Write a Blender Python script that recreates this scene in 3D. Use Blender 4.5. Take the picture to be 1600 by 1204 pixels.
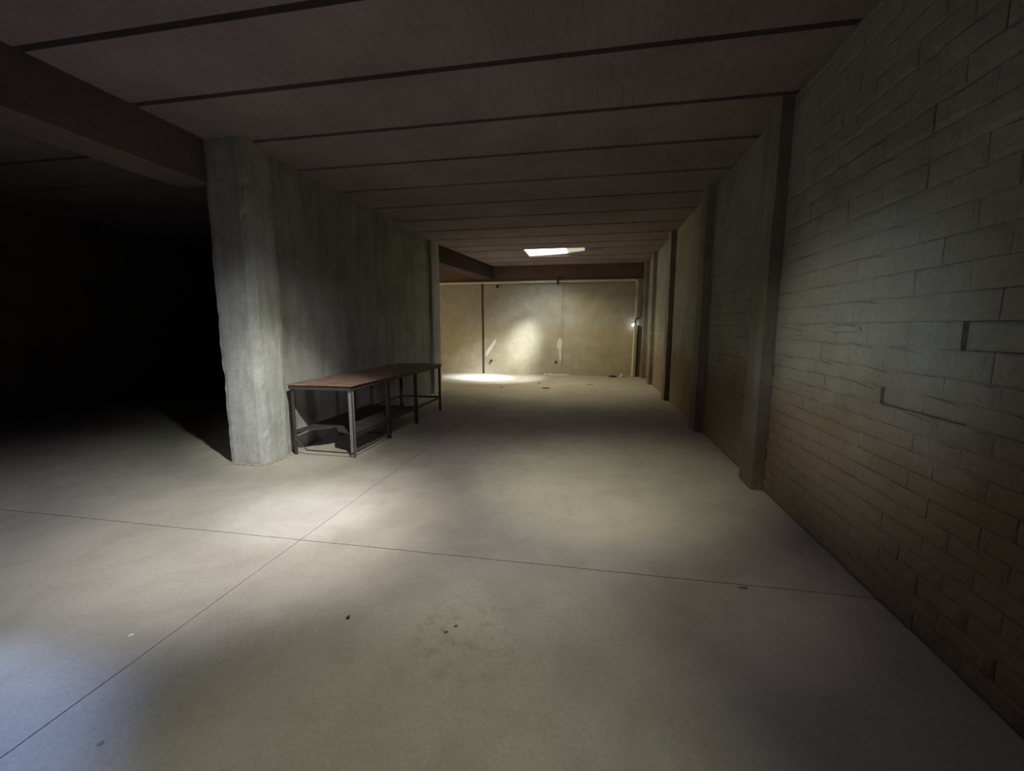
import bpy, bmesh, math, random
from mathutils import Vector, Matrix, noise

for o in list(bpy.data.objects): bpy.data.objects.remove(o, do_unlink=True)
S = bpy.context.scene
COL = S.collection
PI = math.pi

# ------------------------------------------------------------------ camera
cam_d = bpy.data.cameras.new('camera')
cam_d.sensor_width = 36.0
cam_d.lens = 665.0 / 1600.0 * 36.0
cam_d.clip_start = 0.02
cam_d.clip_end = 200
cam = bpy.data.objects.new('camera', cam_d)
COL.objects.link(cam)
cam.location = (0, 0, 1.5)
cam.rotation_euler = (math.radians(90 - 7.8), 0, math.radians(10.55))
S.camera = cam

# ------------------------------------------------------------------ view / world
S.view_settings.view_transform = 'Standard'
S.view_settings.look = 'None'
S.view_settings.exposure = 0.0
S.view_settings.gamma = 1.0
S.view_settings.use_curve_mapping = False
W = bpy.data.worlds.new('world')
S.world = W
W.use_nodes = True
W.node_tree.nodes['Background'].inputs[0].default_value = (0.5, 0.6, 0.8, 1)
W.node_tree.nodes["Background"].inputs[1].default_value = 0.3

CZ = 3.38          # ceiling height
# ------------------------------------------------------------------ lights
PANE_FRONT = 1.5
PANE_FAR = 5.0
LAMP = 12.0

def aim(o, target):
    o.rotation_euler = (Vector(target) - o.location).to_track_quat('-Z', 'Y').to_euler()

def spot(name, loc, target, power, angle, blend, col, rad=0.08):
    d = bpy.data.lights.new(name, 'SPOT')
    d.energy = power; d.spot_size = math.radians(angle); d.spot_blend = blend
    d.color = col; d.shadow_soft_size = rad
    o = bpy.data.objects.new(name, d); COL.objects.link(o)
    o.location = loc; aim(o, target)
    return o

def area(name, loc, target, power, sx, sy, col, spread=180):
    d = bpy.data.lights.new(name, 'AREA')
    d.energy = power; d.shape = 'RECTANGLE'; d.size = sx; d.size_y = sy
    d.color = col; d.spread = math.radians(spread)
    o = bpy.data.objects.new(name, d); COL.objects.link(o)
    o.location = loc; aim(o, target)
    return o

# @@A
# A: daylight falling through the near skylight; B: through the far skylight; D: unseen doorway assumed left of and behind the camera;
# F: added fill at the left end of the far bay, no opening there
spot('near_skylight_light', (-0.75, 2.0, 3.6), (-2.3, 2.95, 0), 588.0, 20, 1.0, (0.813, 0.866, 1.0), 0.1)
spot('near_skylight_light', (-0.75, 2.0, 3.6), (-2.35, 2.8, 0), 460, 45, 1.0, (1.0, 0.896, 0.826), 0.1)
spot('near_skylight_light', (-0.75, 2.0, 3.6), (-3.3, 2.6, 0), 497.0, 60, 1.0, (0.825, 0.883, 1.0), 0.1)
spot('near_skylight_light', (-0.75, 2.0, 3.6), (-1.0, 3.4, 0), 262, 60, 1.0, (1.0, 0.981, 0.973), 0.1)
spot('near_skylight_light', (-0.75, 2.0, 3.6), (-3.5, 4.2, 0.4), 125, 44, 0.8, (0.88, 1.0, 0.64), 0.05)
spot('near_skylight_light', (-0.75, 2.0, 3.6), (-1.6, 3.2, 0), 39.5, 120, 0.6, (0.56, 0.541, 1.0), 0.08)
spot('unseen_left_light', (-1.5, -2.5, 1.7), (-3.6, 3.95, 0.8), 490, 24, 1.0, (0.878, 0.857, 1.0), 0.15)
spot('far_skylight_light', (-1.15, 11.15, 3.39), (-1.6, 13.43, 1.3), 151.2, 70, 1.0, (0.587, 0.772, 1.0), 0.1)
spot('far_skylight_light', (-1.0, 11.15, 3.39), (-1.0, 11.9, 0), 251.0, 130, 0.6, (1.0, 0.9, 0.615), 0.1)
area('added_side_fill', (-7.5, 11.3, 1.5), (1.5, 12.0, 1.3), 38, 1.2, 1.6, (1.0, 0.763, 0.368), 140)  # added fill for the far wall and pilaster sides, source unseen
spot('unseen_left_light', (-6.0, 0.8, 1.5), (1.59, 3.4, 1.25), 235, 15, 1.0, (1.0, 0.915, 0.553), 0.2)
spot('near_skylight_light', (-0.75, 2.0, 3.6), (-3.56, 4.6, 0.3), 760, 26, 1.0, (1.0, 0.987, 0.908), 0.04)
spot('unseen_left_light', (-5.0, 0.8, 1.9), (1.59, 3.05, 1.2), 372.3, 20, 1.0, (0.837, 0.942, 1.0), 0.2)
spot('near_skylight_light', (-0.75, 2.0, 3.6), (0.45, 2.6, 0), 68.8, 32, 1.0, (1.0, 0.905, 0.664), 0.1)
spot('unseen_left_light', (-3.2, -0.3, 2.9), (-2.62, 0.15, 0), 520, 46, 0.35, (0.356, 0.504, 1.0), 0.1)  # added blue spot imitating lens flare in the lower left corner
spot('far_skylight_light', (-1.15, 11.15, 3.39), (-3.25, 12.45, 0), 4219.5, 30, 1.0, (0.72, 0.766, 1.0), 0.1)
spot('far_skylight_light', (-1.15, 11.15, 3.39), (-2.9, 12.5, 0), 1451.3, 52, 1.0, (0.966, 1.0, 0.978), 0.1)
spot('far_skylight_light', (-1.15, 11.15, 3.39), (-2.1, 13.43, 1.15), 2163.3, 22, 1.0, (0.77, 0.837, 1.0), 0.25)
spot('near_skylight_light', (-0.75, 2.0, 3.6), (-0.6, 1.25, 0), 163.1, 44, 1.0, (0.975, 1.0, 0.722), 0.1)
spot('near_skylight_light', (-0.75, 2.0, 3.6), (0.2, 4.2, 0), 290, 44, 1.0, (1.0, 0.979, 0.69), 0.1)
# @@B
# ------------------------------------------------------------------ materials
def new_mat(name):
    m = bpy.data.materials.new(name); m.use_nodes = True
    nt = m.node_tree
    return m, nt, nt.nodes['Principled BSDF']

def noise_node(nt, vec, scale, detail=5, rough=0.55, dist=0.0):
    n = nt.nodes.new('ShaderNodeTexNoise')
    n.inputs['Scale'].default_value = scale
    n.inputs['Detail'].default_value = detail
    n.inputs['Roughness'].default_value = rough
    n.inputs['Distortion'].default_value = dist
    nt.links.new(vec, n.inputs['Vector'])
    return n.outputs['Fac']

def ramp(nt, fac, stops):
    r = nt.nodes.new('ShaderNodeValToRGB')
    e = r.color_ramp.elements
    e[0].position, e[0].color = stops[0][0], (*stops[0][1], 1)
    e[1].position, e[1].color = stops[-1][0], (*stops[-1][1], 1)
    for p, c in stops[1:-1]:
        x = e.new(p); x.color = (*c, 1)
    nt.links.new(fac, r.inputs[0])
    return r.outputs[0]

def mix(nt, fac, a, b, mode='MIX'):
    m = nt.nodes.new('ShaderNodeMix'); m.data_type = 'RGBA'; m.blend_type = mode
    for sock, v in ((m.inputs[0], fac), (m.inputs[6], a), (m.inputs[7], b)):
        if isinstance(v, (int, float)): sock.default_value = v
        elif isinstance(v, tuple): sock.default_value = (*v, 1)
        else: nt.links.new(v, sock)
    return m.outputs[2]

def bump(nt, bsdf, hs, strength=0.4, dist=0.01):
    b = nt.nodes.new('ShaderNodeBump')
    b.inputs['Strength'].default_value = strength
    b.inputs['Distance'].default_value = dist
    nt.links.new(hs, b.inputs['Height'])
    nt.links.new(b.outputs[0], bsdf.inputs['Normal'])

def pos(nt):
    return nt.nodes.new('ShaderNodeNewGeometry').outputs['Position']

def masonry(name, dark, light, scale=1.3, rough=0.9, bstr=0.5, bdist=0.012, streak=False, low=None, zb=1.1, zw=0.5, wav=0.25):
    """plaster / concrete: large blotches, fine grain, optional lower band of another colour"""
    m, nt, b = new_mat(name)
    p = pos(nt)
    big = noise_node(nt, p, scale, 4, 0.6, 0.3)
    col = ramp(nt, big, [(0.3, dark), (0.7, light)])
    if low:
        sx = nt.nodes.new('ShaderNodeSeparateXYZ'); nt.links.new(p, sx.inputs[0])
        wob = noise_node(nt, p, 1.7, 3, 0.6)
        ad = nt.nodes.new('ShaderNodeMath'); ad.operation = 'MULTIPLY_ADD'
        nt.links.new(wob, ad.inputs[0]); ad.inputs[1].default_value = wav * 2
        nt.links.new(sx.outputs[2], ad.inputs[2])
        mr = nt.nodes.new('ShaderNodeMapRange')
        mr.inputs[1].default_value = zb + wav - zw / 2; mr.inputs[2].default_value = zb + wav + zw / 2
        mr.inputs[3].default_value = 1; mr.inputs[4].default_value = 0
        nt.links.new(ad.outputs[0], mr.inputs[0])
        lowc = ramp(nt, big, [(0.3, tuple(c * 0.8 for c in low)), (0.7, low)])
        col = mix(nt, mr.outputs[0], col, lowc)
    fine = noise_node(nt, p, 38, 6, 0.7)
    col = mix(nt, 0.5, col, ramp(nt, fine, [(0.3, (0.55,) * 3), (0.7, (1.0,) * 3)]), 'MULTIPLY')
    if streak:
        mp = nt.nodes.new('ShaderNodeMapping'); mp.inputs['Scale'].default_value = (5, 5, 0.45)
        nt.links.new(p, mp.inputs[0])
        st = noise_node(nt, mp.outputs[0], 1.6, 4, 0.6, 0.4)
        col = mix(nt, 0.45, col, ramp(nt, st, [(0.35, (0.55, 0.54, 0.5)), (0.6, (1, 1, 1))]), 'MULTIPLY')
    nt.links.new(col, b.inputs['Base Color'])
    b.inputs['Roughness'].default_value = rough
    b.inputs['Specular IOR Level'].default_value = 0.25
    mid = noise_node(nt, p, 9, 8, 0.65)
    bump(nt, b, mid, bstr, bdist)
    return m

def plain(name, col, rough=0.6, metal=0.0, var=0.3, scale=25, bstr=0.2):
    m, nt, b = new_mat(name)
    p = pos(nt)
    n = noise_node(nt, p, scale, 5, 0.6)
    nt.links.new(ramp(nt, n, [(0.3, tuple(c * (1 - var) for c in col)), (0.7, col)]), b.inputs['Base Color'])
    b.inputs['Roughness'].default_value = rough; b.inputs['Metallic'].default_value = metal
    bump(nt, b, n, bstr, 0.003)
    return m

def emit(name, col, strength):
    m, nt, b = new_mat(name)
    b.inputs['Base Color'].default_value = (0.8, 0.8, 0.8, 1)
    b.inputs['Emission Color'].default_value = (*col, 1)
    b.inputs['Emission Strength'].default_value = strength
    return m

def floor_mat():
    m, nt, b = new_mat('floor_concrete')
    p = pos(nt)
    big = noise_node(nt, p, 0.55, 5, 0.6, 0.5)
    col = ramp(nt, big, [(0.3, (0.36, 0.335, 0.275)), (0.5, (0.42, 0.39, 0.32)), (0.72, (0.46, 0.43, 0.355))])
    md = noise_node(nt, p, 3.2, 6, 0.65, 0.6)
    col = mix(nt, 0.5, col, ramp(nt, md, [(0.32, (0.74, 0.72, 0.68)), (0.6, (1, 1, 1))]), 'MULTIPLY')
    fine = noise_node(nt, p, 55, 6, 0.75)
    col = mix(nt, 0.45, col, ramp(nt, fine, [(0.3, (0.62, 0.6, 0.56)), (0.62, (1, 1, 1))]), 'MULTIPLY')
    # brown rusty spots by the crumbs near the middle of the frame
    sub = nt.nodes.new('ShaderNodeVectorMath'); sub.operation = 'DISTANCE'
    sub.inputs[1].default_value = (-0.62, 1.82, 0); nt.links.new(p, sub.inputs[0])
    mr = nt.nodes.new('ShaderNodeMapRange'); mr.inputs[1].default_value = 0.05; mr.inputs[2].default_value = 0.42
    mr.inputs[3].default_value = 0.9; mr.inputs[4].default_value = 0
    nt.links.new(sub.outputs['Value'], mr.inputs[0])
    sp = noise_node(nt, p, 11, 5, 0.7)
    mr2 = nt.nodes.new('ShaderNodeMapRange'); mr2.inputs[1].default_value = 0.5; mr2.inputs[2].default_value = 0.72
    nt.links.new(sp, mr2.inputs[0])
    mu = nt.nodes.new('ShaderNodeMath'); mu.operation = 'MULTIPLY'
    nt.links.new(mr.outputs[0], mu.inputs[0]); nt.links.new(mr2.outputs[0], mu.inputs[1])
    col = mix(nt, mu.outputs[0], col, (0.22, 0.15, 0.10))
    nt.links.new(col, b.inputs['Base Color'])
    b.inputs['Roughness'].default_value = 0.72
    b.inputs['Specular IOR Level'].default_value = 0.3
    bump(nt, b, md, 0.25, 0.01)
    return m

def tile_mat():
    m, nt, b = new_mat('clay_ceiling')
    p = pos(nt)
    big = noise_node(nt, p, 1.1, 4, 0.6, 0.2)
    col = ramp(nt, big, [(0.3, (0.225, 0.178, 0.178)), (0.7, (0.315, 0.255, 0.255))])
    wv = nt.nodes.new('ShaderNodeTexWave'); wv.bands_direction = 'X'
    wv.inputs['Scale'].default_value = 3.2; wv.inputs['Distortion'].default_value = 0.3
    wv.inputs['Detail'].default_value = 1
    nt.links.new(p, wv.inputs[0])
    col = mix(nt, 0.3, col, ramp(nt, wv.outputs['Fac'], [(0.0, (0.72, 0.7, 0.7)), (0.14, (1, 1, 1))]), 'MULTIPLY')
    fn = noise_node(nt, p, 30, 5, 0.7)
    col = mix(nt, 0.4, col, ramp(nt, fn, [(0.3, (0.6,) * 3), (0.65, (1,) * 3)]), 'MULTIPLY')
    nt.links.new(col, b.inputs['Base Color'])
    b.inputs['Roughness'].default_value = 0.9
    b.inputs['Specular IOR Level'].default_value = 0.15
    bump(nt, b, fn, 0.3, 0.006)
    return m

M = dict(
    floor=floor_mat(),
    joint=plain('floor_joint_filler', (0.29, 0.265, 0.215), 0.95),
    tile=tile_mat(),
    slab=plain('slab_above', (0.23, 0.17, 0.165), 0.95),
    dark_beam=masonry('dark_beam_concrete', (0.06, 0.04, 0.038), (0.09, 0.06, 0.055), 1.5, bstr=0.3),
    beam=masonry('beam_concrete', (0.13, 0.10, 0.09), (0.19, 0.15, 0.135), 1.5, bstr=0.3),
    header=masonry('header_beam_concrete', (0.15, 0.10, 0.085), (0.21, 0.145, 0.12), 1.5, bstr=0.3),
    plaster=masonry('grey_plaster', (0.25, 0.26, 0.235), (0.40, 0.41, 0.37), 1.4, bstr=0.6, streak=True),
    column=masonry('column_plaster', (0.36, 0.37, 0.335), (0.50, 0.50, 0.455), 2.2, bstr=0.6, streak=True),
    far=masonry('far_wall_plaster', (0.36, 0.335, 0.26), (0.47, 0.44, 0.35), 2.6, bstr=0.5,
                low=(0.49, 0.435, 0.30), zb=1.55, zw=0.18, wav=0.05),
    brick=masonry('painted_brick', (0.30, 0.305, 0.265), (0.42, 0.42, 0.365), 1.7, bstr=1.0, bdist=0.035, low=(0.30, 0.225, 0.15),
                  zb=1.05, zw=0.5, wav=0.3),
    mortar=masonry('brick_mortar', (0.27, 0.27, 0.235), (0.37, 0.37, 0.32), 1.7, bstr=0.8, low=(0.27, 0.20, 0.14),
                   zb=1.05, zw=0.5, wav=0.3),
    render=masonry('side_pilaster_plaster', (0.26, 0.255, 0.22), (0.37, 0.355, 0.30), 2.0, bstr=0.5, streak=True, low=(0.24, 0.19, 0.14), zb=0.7, zw=0.7),
    smear=plain('pale_mortar', (0.72, 0.69, 0.58), 0.9),
    pipe=plain('pale_pipe', (0.66, 0.62, 0.5), 0.55, var=0.2),
    dark=plain('dark_metal', (0.05, 0.042, 0.035), 0.7, 0.3),
    steel=plain('weathered_steel', (0.075, 0.06, 0.056), 0.6, 0.35, var=0.45, scale=14),
    steel_light=plain('bare_steel_leg', (0.30, 0.27, 0.27), 0.5, 0.4, var=0.35, scale=14),
    rust=plain('rusty_sheet', (0.33, 0.20, 0.15), 0.62, 0.15, var=0.5, scale=5),
    board=plain('old_dark_board', (0.05, 0.036, 0.034), 0.85, var=0.4, scale=8),
    wood=plain('splinter_wood', (0.09, 0.06, 0.04), 0.9),
    chip=plain('brown_crumb', (0.14, 0.085, 0.05), 0.9),
    white=plain('white_chip', (0.85, 0.85, 0.8), 0.8, var=0.1),
    stone=plain('rubble_stone', (0.34, 0.30, 0.22), 0.9, scale=12),
    pane_front=emit('daylit_pane_near', (1.0, 0.98, 0.93), PANE_FRONT),
    pane_dim=emit('dim_pane', (0.9, 0.85, 0.7), 0.45),  # weaker emission than the rest of the far pane
    pane_far=emit('daylit_pane_far', (1.0, 0.97, 0.88), PANE_FAR),
    bulb=emit('lit_bulb', (0.85, 0.93, 1.0), LAMP),
)

# ------------------------------------------------------------------ helpers
def link(name, bm, mat, parent=None, smooth=False):
    me = bpy.data.meshes.new(name); bmesh.ops.recalc_face_normals(bm, faces=bm.faces[:])
    bm.to_mesh(me); bm.free()
    if smooth:
        for p in me.polygons: p.use_smooth = True
    me.materials.append(mat)
    o = bpy.data.objects.new(name, me); COL.objects.link(o)
    if parent: o.parent = parent
    return o

def from_mesh(name, me, parent=None, loc=(0, 0, 0)):
    o = bpy.data.objects.new(name, me); COL.objects.link(o)
    o.location = loc
    if parent: o.parent = parent
    return o

def structure(o):
    o['kind'] = 'structure'; return o

def thing(name, label, cat, loc=(0, 0, 0), group=None):
    o = bpy.data.objects.new(name, None); COL.objects.link(o); o.empty_display_size = 0.1
    o.location = loc; return tag(o, label, cat, group)

def tag(o, label, cat, group=None):
    o['label'] = label; o['category'] = cat
    if group: o['group'] = group
    return o

def add_box(bm, x0, x1, y0, y1, z0, z1):
    v = [bm.verts.new(p) for p in ((x0, y0, z0), (x1, y0, z0), (x1, y1, z0), (x0, y1, z0),
                                   (x0, y0, z1), (x1, y0, z1), (x1, y1, z1), (x0, y1, z1))]
    for f in ((0, 3, 2, 1), (4, 5, 6, 7), (0, 1, 5, 4), (1, 2, 6, 5), (2, 3, 7, 6), (3, 0, 4, 7)):
        bm.faces.new([v[i] for i in f])
    return v

def box(name, b, mat, parent=None, bevel=0.0):
    bm = bmesh.new(); add_box(bm, *b)
    if bevel:
        bmesh.ops.bevel(bm, geom=bm.edges[:], offset=bevel, segments=2, affect='EDGES')
    return link(name, bm, mat, parent)

def rough_box(name, b, mat, parent=None, step=0.12, amp=0.012, freq=2.2, seed=0.0, bevel=0.02):
    """box with a grid on each face, edges worn, surface uneven"""
    x0, x1, y0, y1, z0, z1 = b
    bm = bmesh.new()
    n = [max(1, min(60, int(round((b[2 * i + 1] - b[2 * i]) / step)))) for i in range(3)]
    cache = {}
    def vert(i, j, k):
        key = (i, j, k)
        if key not in cache:
            p = Vector((x0 + (x1 - x0) * i / n[0], y0 + (y1 - y0) * j / n[1], z0 + (z1 - z0) * k / n[2]))
            on = [i in (0, n[0]), j in (0, n[1]), k in (0, n[2])]
            q = p * freq + Vector((seed, seed * 1.7, seed * 0.3))
            d = noise.noise_vector(q) * amp + noise.noise_vector(q * 4.1) * amp * 0.5
            edge = on[0] and on[1]
            if edge: d += Vector(((1 if i == 0 else -1), (1 if j == 0 else -1), 0)) * (bevel * (0.4 + 0.6 * abs(noise.noise(q * 6))))
            d.z = 0 if on[2] else d.z * 0.3
            cache[key] = bm.verts.new(p + d)
        return cache[key]
    for a, b2, c in ((0, 1, 2), (0, 2, 1), (1, 2, 0)):
        for side in (0, n[c]):
            for u in range(n[a]):
                for v in range(n[b2]):
                    ids = []
                    for du, dv in ((0, 0), (1, 0), (1, 1), (0, 1)):
                        t = [0, 0, 0]; t[a] = u + du; t[b2] = v + dv; t[c] = side
                        ids.append(vert(*t))
                    bm.faces.new(ids)
    return link(name, bm, mat, parent)

def add_tube(bm, pts, r, seg=8, caps=True):
    pts = [Vector(p) for p in pts]
    rings = []
    for i, p in enumerate(pts):
        t = (pts[min(i + 1, len(pts) - 1)] - pts[max(i - 1, 0)]).normalized()
        q = t.to_track_quat('Z', 'Y')
        rings.append([bm.verts.new(p + q @ Vector((math.cos(2 * PI * k / seg) * r, math.sin(2 * PI * k / seg) * r, 0))) for k in range(seg)])
    for a, b in zip(rings, rings[1:]):
        for k in range(seg):
            bm.faces.new((a[k], a[(k + 1) % seg], b[(k + 1) % seg], b[k]))
    if caps:
        bm.faces.new(rings[0]); bm.faces.new(rings[-1])

def tube(name, pts, r, mat, parent=None, seg=8):
    bm = bmesh.new(); add_tube(bm, pts, r, seg)
    return link(name, bm, mat, parent, smooth=False)

def add_prism(bm, poly, z0, z1):
    lo = [bm.verts.new((x, y, z0)) for x, y in poly]; hi = [bm.verts.new((x, y, z1)) for x, y in poly]
    bm.faces.new(lo); bm.faces.new(hi)
    n = len(poly)
    for i in range(n): bm.faces.new((lo[i], lo[(i + 1) % n], hi[(i + 1) % n], hi[i]))

def add_bar(bm, a, b, w, h):
    """rectangular bar between two points; w sideways, h up"""
    a, b = Vector(a), Vector(b); t = (b - a).normalized()
    up = Vector((0, 0, 1)) if abs(t.z) < 0.9 else Vector((1, 0, 0))
    s = t.cross(up).normalized(); u = s.cross(t).normalized()
    vs = []
    for p in (a, b):
        for i, j in ((-1, -1), (1, -1), (1, 1), (-1, 1)):
            vs.append(bm.verts.new(p + s * (i * w / 2) + u * (j * h / 2)))
    for f in ((0, 1, 2, 3), (7, 6, 5, 4), (0, 4, 5, 1), (1, 5, 6, 2), (2, 6, 7, 3), (3, 7, 4, 0)):
        bm.faces.new([vs[i] for i in f])

# ------------------------------------------------------------------ extents
XR = 1.59; XL = -9.0; YB = -3.0; YF = 13.43
XW = -3.56      # face of the partition wall on the left
XC = -3.48      # face of its columns

# ------------------------------------------------------------------ floor
fl = structure(box('floor', (XL - 0.2, XR + 0.3, YB - 0.2, YF + 0.3, -0.20, -0.008), M['joint']))
rnd = random.Random(5)
xs = [XL - 0.1, -5.6, -2.005, XR + 0.2]; ys = [YB - 0.1, -1.5, 2.53, 7.9, YF + 0.2]
def chipped(x0, x1, y0, y1):
    """slab outline with slightly uneven edges"""
    out = []
    g = 0.003
    def edge(ax, ay, bx, by):
        n = max(2, int(math.hypot(bx - ax, by - ay) / 0.12))
        for i in range(n):
            t = i / n
            w = noise.noise(Vector((ax + (bx - ax) * t, ay + (by - ay) * t, 3.3)) * 5) * 0.004
            px, py = ax + (bx - ax) * t, ay + (by - ay) * t
            if ax == bx: px += w
            else: py += w
            out.append((px, py))
    edge(x0 + g, y0 + g, x1 - g, y0 + g); edge(x1 - g, y0 + g, x1 - g, y1 - g)
    edge(x1 - g, y1 - g, x0 + g, y1 - g); edge(x0 + g, y1 - g, x0 + g, y0 + g)
    return out
for i in range(len(xs) - 1):
    for j in range(len(ys) - 1):
        bm = bmesh.new(); add_prism(bm, chipped(xs[i], xs[i + 1], ys[j], ys[j + 1]), -0.007, 0.0)
        link('floor_slab', bm, M['floor'], fl)

# ------------------------------------------------------------------ ceiling
# openings of the two skylights
SA = (-1.30, -0.15, 1.56, 2.36)
SB = (-1.70, 0.28, 10.70, 11.74)
ZT = CZ + 0.048
def slab_with_holes(name, mat, z0, z1, parent, holes, x0, x1, y0, y1):
    """slab split into boxes around rectangular holes"""
    bm = bmesh.new()
    y = y0
    for h in sorted(holes, key=lambda h: h[2]):
        add_box(bm, x0, x1, y, h[2], z0, z1)
        add_box(bm, x0, h[0], h[2], h[3], z0, z1); add_box(bm, h[1], x1, h[2], h[3], z0, z1)
        y = h[3]
    add_box(bm, x0, x1, y, y1, z0, z1)
    return link(name, bm, mat, parent)
ceil = structure(slab_with_holes('ceiling', M['slab'], ZT, ZT + 0.2, None, [SA, SB], XL - 0.2, XR + 0.3, YB - 0.2, YF + 0.3))
joints = [-2.9, -2.1, -1.3, -0.5, 0.75, 1.52, 2.52, 3.27, 4.09, 4.90, 5.76, 6.62, 7.47, 8.32, 9.17, 10.00, 10.68, 11.77, 12.6, 13.4]
joints = sorted(joints)
GW = 0.03
def panel(x0, x1, y0, y1):
    o = box('ceiling_panel', (x0, x1, y0 + GW, y1 - GW, CZ, ZT), M['tile'], ceil)
    return o
splits = [XL, -4.1, XR + 0.05]
for a, b in zip(joints, joints[1:]):
    for x0, x1 in zip(splits, splits[1:]):
        hole = None
        for h in (SA, SB):
            if a < (h[2] + h[3]) / 2 < b and x0 < h[0] < x1: hole = h
        if hole:
            panel(x0, hole[0], a, b); panel(hole[1], x1, a, b)
        else:
            panel(x0, x1, a, b)
# broken wedge of clay slab narrowing the far skylight to the right
bm = bmesh.new()
add_prism(bm, [(-1.69, 11.75), (-1.2, 11.64), (-0.75, 11.50), (-0.3, 11.26), (0.05, 11.0), (0.29, 10.85), (0.29, 11.75)], CZ + 0.005, CZ + 0.03)
link('broken_slab_piece', bm, M['tile'], ceil)

def skylight(label, hole, mat):
    x0, x1, y0, y1 = hole
    t = thing('skylight', label, 'skylight', ((x0 + x1) / 2, (y0 + y1) / 2, CZ))
    cx, cy = t.location.x, t.location.y
    bm = bmesh.new(); w = 0.05; z0, z1 = 0.10, 0.50
    add_box(bm, x0 - cx - w, x0 - cx, y0 - cy - w, y1 - cy + w, z0 + 0.2, z1); add_box(bm, x1 - cx, x1 - cx + w, y0 - cy - w, y1 - cy + w, z0 + 0.2, z1)
    add_box(bm, x0 - cx, x1 - cx, y0 - cy - w, y0 - cy, z0 + 0.2, z1); add_box(bm, x0 - cx, x1 - cx, y1 - cy, y1 - cy + w, z0 + 0.2, z1)
    link('shaft', bm, M['column'], t)
    bm = bmesh.new(); add_box(bm, x0 - cx - w, x1 - cx + w, y0 - cy - w, y1 - cy + w, z1, z1 + 0.02)
    link('pane', bm, mat, t)
    return t
skylight('skylight opening in the ceiling overhead, just above the near floor', SA, M['pane_front'])
# the far skylight is closed by a translucent sheet lying just above the clay slabs
fs = thing('skylight', 'bright skylight in the clay ceiling of the far bay, tapering to the right', 'skylight', (-1.2, 11.2, CZ + 0.032))
bm = bmesh.new(); add_box(bm, -0.52, 0.53, -0.53, 0.57, 0, 0.015); link('pane', bm, M['pane_far'], fs)
bm = bmesh.new(); add_box(bm, 0.532, 0.98, -0.53, 0.57, 0, 0.015)
o = link('pane', bm, M['pane_dim'], fs); o['label'] = 'dimmer grey end of the pane'
for v in ((-0.53, -0.50, -0.53, 0.57), (0.97, 1.0, -0.53, 0.57)):
    bm = bmesh.new(); add_box(bm, *v, 0.0, 0.05); link('edge_strip', bm, M['dark'], fs)

# beams under the ceiling 
structure(rough_box('trim_1', (-4.32, -3.90, YB, 4.05, 2.96, ZT), M['beam'], None, 0.25, 0.008))
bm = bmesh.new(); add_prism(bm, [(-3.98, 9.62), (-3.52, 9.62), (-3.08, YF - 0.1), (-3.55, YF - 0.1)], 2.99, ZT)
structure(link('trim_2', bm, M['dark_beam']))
structure(rough_box('trim_3', (XL, XR, YF - 0.10, YF + 0.1, 2.93, ZT), M['header'], None, 0.25, 0.006))

# ------------------------------------------------------------------ partition wall on the left
wl = structure(rough_box('wall_left', (XW - 0.24, XW, 4.3, 9.3, 0, ZT), M['plaster'], None, 0.16, 0.014))
rough_box('pilaster', (-3.94, XC, 3.94, 4.36, 0, ZT), M['column'], wl, 0.07, 0.009, 3.0, 1.0, 0.025)
rough_box('pilaster', (-3.94, XC - 0.01, 9.12, 9.62, 0, ZT), M['column'], wl, 0.1, 0.01, 3.0, 2.0, 0.02)
# crumbs of mortar along the foot of the near pilaster
bm = bmesh.new()
for k in range(26):
    t = k / 25
    if t < 0.55: x, y = -3.90 + (0.42) * t / 0.55, 3.925 - 0.02 * math.sin(t / 0.55 * PI)
    else: x, y = -3.465, 3.93 + (t - 0.55) / 0.45 * 0.42
    r = 0.012 + 0.014 * rnd.random()
    mt = Matrix.Translation((x, y, r * 0.3)) @ Matrix.Rotation(rnd.random() * 6, 4, 'Z') @ Matrix.Diagonal((1.6, 1, 0.5, 1))
    bmesh.ops.create_icosphere(bm, subdivisions=1, radius=r, matrix=mt)
mo = link('mortar_crumbs', bm, M['stone'], wl); mo['kind'] = 'stuff'

# other walls of the unlit side hall
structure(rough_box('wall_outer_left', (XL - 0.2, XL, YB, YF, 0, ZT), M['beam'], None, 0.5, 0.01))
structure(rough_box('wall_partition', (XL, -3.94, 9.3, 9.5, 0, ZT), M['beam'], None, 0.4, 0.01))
wb = bmesh.new()
add_box(wb, XL, XR + 0.1, YB - 0.2, YB, 0, ZT)
structure(link('wall_back', wb, M['plaster']))

# ------------------------------------------------------------------ far wall
wf = structure(box('wall_far', (XL, XR + 0.2, YF + 0.06, YF + 0.26, 0, ZT), M['beam']))
def wall_panel(x0, x1, seed, dy=0.0, name='wall_panel'):
    return rough_box(name, (x0, x1, YF - dy, YF + 0.07, 0, 2.96), M['far'], wf, 0.2, 0.006, 2.0, seed, 0.008)
wall_panel(XL + 0.02, -3.50, 3, -0.03)
wall_panel(-3.42, -1.2, 5)
wall_panel(-1.245, -0.915, 7, 0.035, 'pilaster')
wall_panel(-0.96, XR, 9)
rough_box('pilaster', (1.47, XR + 0.1, YF - 0.36, YF, 0, ZT), M['render'], wf, 0.2, 0.008, 2.0, 8, 0.012)
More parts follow.
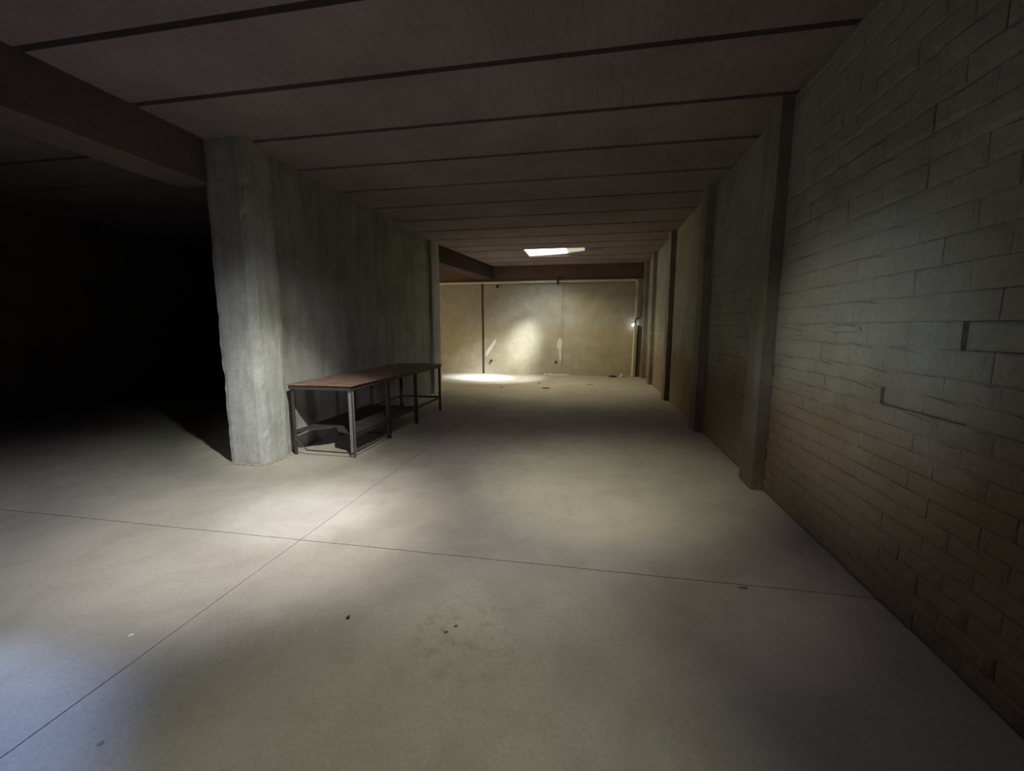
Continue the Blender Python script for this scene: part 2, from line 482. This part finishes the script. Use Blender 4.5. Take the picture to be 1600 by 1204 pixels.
# pale mortar smears (splashed on, a few millimetres thick)
def smear(pts, y, parent):
    bm = bmesh.new()
    a = [bm.verts.new((x, y, z)) for x, z in pts]
    cx = sum(p[0] for p in pts) / len(pts); cz = sum(p[1] for p in pts) / len(pts)
    c = [bm.verts.new((cx + (x - cx) * 0.8, y - 0.008, cz + (z - cz) * 0.8)) for x, z in pts]
    n = len(pts)
    for i in range(n): bm.faces.new((a[i], a[(i + 1) % n], c[(i + 1) % n], c[i]))
    bm.faces.new(c)
    return link('mortar_smear', bm, M['smear'], parent)
smear([(-1.03, 1.13), (-0.97, 1.16), (-0.90, 1.10), (-0.89, 0.95), (-0.92, 0.80), (-0.91, 0.52), (-0.96, 0.36), (-1.0, 0.55), (-1.0, 0.75), (-1.07, 0.92)], YF - 0.04, wf)
smear([(-3.08, 1.10), (-3.03, 1.14), (-3.03, 1.02), (-3.12, 0.86), (-3.22, 0.72), (-3.32, 0.58), (-3.38, 0.56), (-3.37, 0.68), (-3.28, 0.84), (-3.18, 0.96)], YF - 0.006, wf)
# skirting swell of mortar at the foot of the pilaster
bm = bmesh.new()
for k in range(14):
    r = 0.03 + 0.03 * rnd.random()
    mt = Matrix.Translation((-1.42 + 0.7 * k / 13, YF - 0.06 - 0.03 * rnd.random(), 0.01)) @ Matrix.Diagonal((1.6, 1, 0.8, 1))
    bmesh.ops.create_icosphere(bm, subdivisions=1, radius=r, matrix=mt)
o = link('mortar_crumbs', bm, M['smear'], wf); o['kind'] = 'stuff'

# ------------------------------------------------------------------ right wall
wr = structure(box('wall_right', (XR + 0.052, XR + 0.25, YB, YF + 0.2, 0, ZT), M['mortar']))
bounds = [(0.55, 4.13), (4.50, 6.42), (6.78, 9.08), (9.46, 11.58), (11.94, 13.05)]
for y0, y1 in ((4.13, 4.50), (6.42, 6.78), (9.08, 9.46), (11.58, 11.94)):
    rough_box('pilaster', (1.485, XR + 0.1, y0, y1, 0, ZT), M['render'], wr, 0.09, 0.009, 2.6, y0, 0.018)
rb = random.Random(11)
def brick_shape(L, H, rnd, amp=1.0):
    """irregular brick, face towards -X, local origin at its centre on the wall plane; 40 triangles"""
    v = []; f = []
    hl, hh = L / 2, H / 2
    def ring(x, ins, jit):
        out = []
        for sy, sz in ((-1, -1), (0, -1), (1, -1), (1, 1), (0, 1), (-1, 1)):
            out.append((x + rnd.uniform(-jit, jit) * 0.6, sy * (hl - ins) + rnd.uniform(-jit, jit), sz * (hh - ins * 0.8) + rnd.uniform(-jit, jit)))
        return out
    v += ring(0.06, 0.0, 0.0)
    v += ring(0.005, 0.0, 0.0)
    v += ring(0.0, 0.005, 0.0045 * amp)
    v += ring(-0.005 * amp, 0.028, 0.010 * amp)
    for k in (0, 6, 12):
        for i in range(6): f.append((k + i, k + (i + 1) % 6, k + 6 + (i + 1) % 6, k + 6 + i))
    f.append((18, 19, 22, 23)); f.append((19, 20, 21, 22))
    return v, f
def courses(z_top):
    z = 0.01; out = []
    k = 0
    while z < z_top - 0.02:
        h = 0.097 if z < 1.20 else 0.128
        if z + h > z_top: h = z_top - z
        out.append((z, h, 0.285 if z < 1.2 else 0.33, k)); z += h; k += 1
    return out
low_v = []; high_v = []
for i in range(9):
    for L, H, lst in ((0.285, 0.097, low_v), (0.33, 0.128, high_v)):
        v, f = brick_shape(L, H, rb)
        me = bpy.data.meshes.new('brick'); me.from_pydata(v, [], f); me.materials.append(M['brick'])
        lst.append(me)
gaps = [(2.40, 1.12), (1.90, 1.50)]     # broken-out places
far_v = []; far_f = []
count = 0
cand = []
for bi, (y0, y1) in enumerate(bounds):
    for z, h, L, k in courses(CZ):
        y = y0 - (L / 2 if k % 2 else 0)
        while y < y1:
            a, b = max(y, y0), min(y + L, y1)
            if b - a > 0.05: cand.append((bi, a, b, z, h, L))
            y += L
# largest in the picture = nearest to the camera
cand.sort(key=lambda c: (Vector(((c[1] + c[2]) / 2, c[3] + c[4] / 2 - 1.5)).length + (3 if c[0] else 0)))
for bi, a, b, z, h, L in cand:
    full = abs((b - a) - L) < 0.005 and h > 0.09 and abs(h - (0.097 if z < 1.2 else 0.128)) < 1e-4
    cy, cz = (a + b) / 2, z + h / 2
    depth = rb.uniform(-0.0025, 0.0025)
    if any(abs(cy - g[0]) < 0.17 and abs(cz - g[1]) < 0.065 for g in gaps): depth = 0.022
    if count < 290 and bi == 0 and z < 2.9:
        if full:
            me = rb.choice(low_v if z < 1.2 else high_v)
        else:
            v, f = brick_shape(b - a, h, rb)
            me = bpy.data.meshes.new('brick'); me.from_pydata(v, [], f); me.materials.append(M['brick'])
        o = from_mesh('brick', me, wr, (XR + depth, cy, cz)); count += 1
    else:
        v, f = brick_shape(b - a, h, rb, 0.6)
        n = len(far_v)
        far_v += [(XR + depth + p[0], cy + p[1], cz + p[2]) for p in v]
        far_f += [tuple(i + n for i in q) for q in f]
me = bpy.data.meshes.new('brickwork'); me.from_pydata(far_v, [], far_f); me.materials.append(M['brick'])
o = from_mesh('brickwork', me, wr); o['kind'] = 'stuff'
def side_smear(pts, x, parent):
    bm = bmesh.new()
    a = [bm.verts.new((x, y, z)) for y, z in pts]
    cy = sum(p[0] for p in pts) / len(pts); cz = sum(p[1] for p in pts) / len(pts)
    c = [bm.verts.new((x - 0.012, cy + (y - cy) * 0.75, cz + (z - cz) * 0.7)) for y, z in pts]
    n = len(pts)
    for i in range(n): bm.faces.new((a[i], a[(i + 1) % n], c[(i + 1) % n], c[i]))
    bm.faces.new(c)
    return link('mortar_smear', bm, M['brick'], parent)
side_smear([(3.55, 1.44), (3.75, 1.43), (3.95, 1.41), (4.08, 1.44), (4.06, 1.50), (3.85, 1.50), (3.6, 1.48)], XR - 0.004, wr)
side_smear([(2.9, 1.47), (3.2, 1.46), (3.35, 1.49), (3.1, 1.52), (2.95, 1.51)], XR - 0.004, wr)
side_smear([(1.35, 0.72), (1.44, 0.71), (1.46, 0.80), (1.43, 0.88), (1.36, 0.87), (1.33, 0.8)], XR - 0.004, wr)

# ------------------------------------------------------------------ pipe on the far wall
pt = thing('pipe_run', 'pale pipe running under the far beam and down the right corner', 'pipe', (1.29, YF - 0.14, 0))
r = 0.036; yy = 0.0
pts = [(-6.6, yy, 2.885), (-3.0, yy, 2.887), (-0.05, yy, 2.89), (0.0, yy, 2.87), (0.0, yy, 2.82)]
zs = 2.885
bm = bmesh.new()
add_tube(bm, [(-6.7, yy, zs), (-4, yy, zs - 0.004), (-2.4, yy, zs), (-0.06, yy, zs)], r, 8)
link('horizontal_pipe', bm, M['pipe'], pt)
bm = bmesh.new()
add_tube(bm, [(-0.08, yy, zs), (-0.03, yy, zs - 0.008), (-0.005, yy, zs - 0.04), (0, yy, zs - 0.09)], r * 1.12, 8)
link('elbow', bm, M['pipe'], pt)
bm = bmesh.new(); add_tube(bm, [(0, yy, 2.80), (0.0, yy, 2.3), (-0.015, yy, 1.76)], r, 8); link('vertical_pipe', bm, M['pipe'], pt)
bm = bmesh.new(); add_tube(bm, [(-0.02, yy, 1.60), (-0.04, yy, 0.9), (-0.05, yy, 0.0)], r * 1.15, 8); link('vertical_pipe', bm, M['pipe'], pt)
bm = bmesh.new(); add_tube(bm, [(-0.013, yy, 1.77), (-0.018, yy, 1.60)], r * 0.6, 8); link('pipe_joint', bm, M['dark'], pt)
bm = bmesh.new()
add_box(bm, -2.37, -2.31, -0.05, 0.07, 2.80, 3.0)
link('clamp', bm, M['dark'], pt)
bm = bmesh.new(); add_box(bm, -0.03, 0.09, -0.03, 0.12, 1.74, 1.78); link('clamp', bm, M['dark'], pt)
tag(box('pipe_shadow_strip', (1.345, 1.375, YF - 0.07, YF - 0.01, 0.0, 1.55), M['dark']),  # dark strip put in place of the shadow beside the downpipe
    'thin dark strip standing in for shadow between the pale downpipe and the corner', 'shadow_strip')
lt = thing('wall_lamp', 'small glowing white lamp on the far wall beside the pale downpipe', 'lamp', (1.235, YF, 1.565))
bm = bmesh.new(); add_tube(bm, [(0, 0.0, 0), (0, -0.05, 0)], 0.05, 12); link('lamp_base', bm, M['pipe'], lt)
bm = bmesh.new(); bmesh.ops.create_uvsphere(bm, u_segments=14, v_segments=8, radius=0.055, matrix=Matrix.Translation((0, -0.09, 0)) @ Matrix.Diagonal((1.15, 1, 0.8, 1)))
link('bulb', bm, M['bulb'], lt, True)
for x, z, lab in ((-3.18, 0.43, 'dark round pipe stub low on the far wall, right of the narrow dark gap'),
                  (-1.09, 0.42, 'dark round pipe stub low on the pale-stained pilaster of the far wall')):
    bm = bmesh.new(); add_tube(bm, [(x, YF + 0.01, z), (x, YF - 0.075, z)], 0.036, 10)
    tag(link('pipe_stub', bm, M['dark']), lab, 'pipe stub')
tag(box('junction_box', (-3.0, -2.93, YF - 0.06, YF + 0.01, 2.73, 2.81), M['dark'], bevel=0.008),
    'small dark junction box high on the far wall under the pipe', 'junction box')

# ------------------------------------------------------------------ steel table frame
XF, XBk = -2.66, -3.44
Y0 = 4.33; YE = 7.28
tb = thing('work_table', 'long rusty steel work table with open frame against the left wall', 'table', (XF, Y0, 0))
def T(p): return (p[0] - XF, p[1] - Y0, p[2])
legs = [4.35, 5.24, 6.16, 7.26]
L = 0.045; TH = 0.005
for k, y in enumerate(legs):
    for x in (XF, XBk):
        s = -1 if x == XF else 1
        bm = bmesh.new()      # angle-iron leg
        x0, x1 = sorted((x, x + s * TH)); X0, X1 = sorted((x, x + s * L))
        sy = 1 if k < 3 else -1
        ya, yb = sorted((y, y + sy * TH)); yc, yd = sorted((y, y + sy * L))
        add_box(bm, *(x0 - XF, x1 - XF), yc - Y0, yd - Y0, 0, 0.80)
        add_box(bm, *(X0 - XF, X1 - XF), ya - Y0, yb - Y0, 0, 0.80)
        lo = link('leg', bm, M['steel_light'] if (k == 0 and x == XF) else M['steel'], tb)
        if k == 0 and x == XF: lo['label'] = 'pale bare steel leg'
# top: frame apron and sheet with a slightly sagging edge
bm = bmesh.new()
for x in (XF + 0.004, XBk - 0.004): add_bar(bm, T((x, Y0, 0.812)), T((x, YE, 0.812)), 0.008, 0.05)
for y in (Y0 + 0.004, YE - 0.004): add_bar(bm, T((XBk, y, 0.812)), T((XF, y, 0.812)), 0.008, 0.05)
for y in legs[1:3]: add_bar(bm, T((XBk, y + 0.02, 0.812)), T((XF, y + 0.02, 0.812)), 0.03, 0.04)
link('top_frame', bm, M['steel'], tb)
bm = bmesh.new()
nx, ny = 6, 22
gr = {}
for i in range(nx + 1):
    for j in range(ny + 1):
        x = XBk - 0.02 + (XF - XBk + 0.05) * i / nx; y = Y0 - 0.02 + (YE - Y0 + 0.04) * j / ny
        z = 0.848 + noise.noise(Vector((x * 2, y * 2, 1))) * 0.006
        gr[i, j] = (bm.verts.new(T((x, y, z))), bm.verts.new(T((x, y, z - 0.008))))
for i in range(nx):
    for j in range(ny):
        bm.faces.new([gr[a][0] for a in ((i, j), (i + 1, j), (i + 1, j + 1), (i, j + 1))])
        bm.faces.new([gr[a][1] for a in ((i, j), (i, j + 1), (i + 1, j + 1), (i + 1, j))])
per = [(i, 0) for i in range(nx)] + [(nx, j) for j in range(ny)] + [(i, ny) for i in range(nx, 0, -1)] + [(0, j) for j in range(ny, 0, -1)]
for a, b in zip(per, per[1:] + per[:1]): bm.faces.new((gr[a][0], gr[b][0], gr[b][1], gr[a][1]))
link('tabletop', bm, M['rust'], tb)
# low shelf: torn board over the first two bays
ZS = 0.265
SHELF = [(-3.47, 4.37), (-3.40, 4.36), (-3.33, 4.46), (-3.22, 4.55), (-3.13, 4.62), (-3.09, 4.70), (-3.02, 4.58), (-2.96, 4.50), (-2.86, 4.46), (-2.76, 4.42), (-2.68, 4.40),
         (-2.67, 6.17), (-3.47, 6.17)]
bm = bmesh.new(); add_prism(bm, [(x - XF, y - Y0) for x, y in SHELF], ZS, ZS + 0.012)
o = link('shelf_board', bm, M['board'], tb); o['label'] = 'dark shelf board with a torn near end'
bm = bmesh.new()
for z, yy1 in ((ZS - 0.018, YE),):
    for x in (XF - 0.006, XBk + 0.006): add_bar(bm, T((x, Y0 + 0.04, z)), T((x, yy1, z)), 0.006, 0.034)
for y in legs[1:]: add_bar(bm, T((XBk, y + (0.012 if y < 7 else -0.012), ZS - 0.018)), T((XF, y + (0.012 if y < 7 else -0.012), ZS - 0.018)), 0.02, 0.034)
link('shelf_frame', bm, M['steel'], tb)
for a, b in (((XBk + 0.02, 4.35, 0.20), (XBk + 0.16, 4.36, 0.06)), ((XBk + 0.16, 4.36, 0.06), (XF - 0.01, 4.35, 0.055)),
             ((XF - 0.01, 4.36, 0.055), (XF - 0.01, 5.24, 0.05)), ((XF, 5.25, 0.06), (XBk, 5.25, 0.06))):
    tube('stretcher_rod', [T(a), T(b)], 0.008, M['steel'], tb, 6)

# ------------------------------------------------------------------ crumbs and litter on the floor
def chip(name, x, y, sx, sy, sz, mat, label, cat, rot=0.0, seed=1, group=None, z=0.0):
    rr = random.Random(seed)
    bm = bmesh.new()
    bmesh.ops.create_icosphere(bm, subdivisions=2, radius=1.0)
    for v in bm.verts:
        k = 1 + 0.35 * noise.noise(v.co * 1.6 + Vector((seed * 3.1, 0, 0))) + rr.uniform(-0.08, 0.08)
        v.co = Vector((v.co.x * sx * k, v.co.y * sy * k, max(-0.15, v.co.z) * sz * k + sz * 0.15))
    o = link(name, bm, mat)
    o.location = (x, y, z + 0.001); o.rotation_euler = (0, 0, rot)
    return tag(o, label, cat, group)
def leaf(x, y, label, rot):
    """small curled dry leaf"""
    bm = bmesh.new(); n = 8; L = 0.022
    rows = []
    for i in range(n + 1):
        t = i / n; w = 0.009 * math.sin(PI * min(1, t * 1.05 + 0.02)) + 0.0005
        zc = 0.002 + 0.008 * t * t
        rows.append([bm.verts.new((-L / 2 + L * t, s * w, zc + abs(s) * w * 0.5)) for s in (-1, 0, 1)])
    for a, b in zip(rows, rows[1:]):
        for k in (0, 1): bm.faces.new((a[k], a[k + 1], b[k + 1], b[k]))
    o = link('dry_leaf', bm, M['wood'])
    md = o.modifiers.new('thick', 'SOLIDIFY'); md.thickness = 0.0012
    o.location = (x, y, 0.002); o.rotation_euler = (0, 0, rot)
    return tag(o, label, 'leaf')
leaf(-1.21, 1.84, 'tiny dark dry leaf alone on the near floor, left of the brown crumbs', 0.5)
chip('crumb', -0.64, 1.885, 0.010, 0.006, 0.005, M['chip'], 'darkest brown crumb on the stained floor, upper right of the pair', 'crumb', 0.7, 3)
chip('crumb', -0.675, 1.835, 0.009, 0.006, 0.004, M['chip'], 'brown crumb on the stained floor, lower left of the pair', 'crumb', 0.3, 4)
chip('paint_chip', -2.19, 1.53, 0.012, 0.007, 0.003, M['white'], 'tiny white chip on the near floor left of the long joint', 'chip', 0.9, 5)
chip('paint_chip', -1.72, 1.06, 0.011, 0.010, 0.002, M['stone'], 'flat brownish chip on the floor nearest the bottom left corner', 'chip', 0.2, 6)
chip('mortar_lump', 0.90, 2.50, 0.030, 0.014, 0.010, M['stone'], 'small pale mortar lump on the cross joint near the right wall', 'lump', 0.1, 7)
chip('wood_scrap', -1.09, 10.4, 0.11, 0.035, 0.022, M['wood'], 'dark scrap of wood lying on the bright floor of the far bay', 'scrap', 0.35, 8)
chip('stone', -1.36, 11.3, 0.035, 0.025, 0.02, M['stone'], 'small brown stone behind the dark wood scrap, nearer the far wall', 'stone', 0.2, 9)
chip('stone', -2.20, 10.4, 0.045, 0.03, 0.02, M['stone'], 'small stone left of the dark wood scrap, at the edge of the bright patch', 'stone', 0.2, 10)
chip('stone', -0.01, 11.3, 0.10, 0.03, 0.018, M['stone'], 'flat grey stone on the floor right of the dark wood scrap', 'stone', 0.1, 12)
chip('rubble', 0.66, 13.15, 0.14, 0.06, 0.05, M['board'], 'dark rubble lump at the foot of the far wall', 'rubble', 0.1, 13)
chip('rubble', 0.92, 13.18, 0.07, 0.05, 0.085, M['smear'], 'pale rubble lump right of the dark one at the foot of the far wall', 'rubble', 0.5, 14)
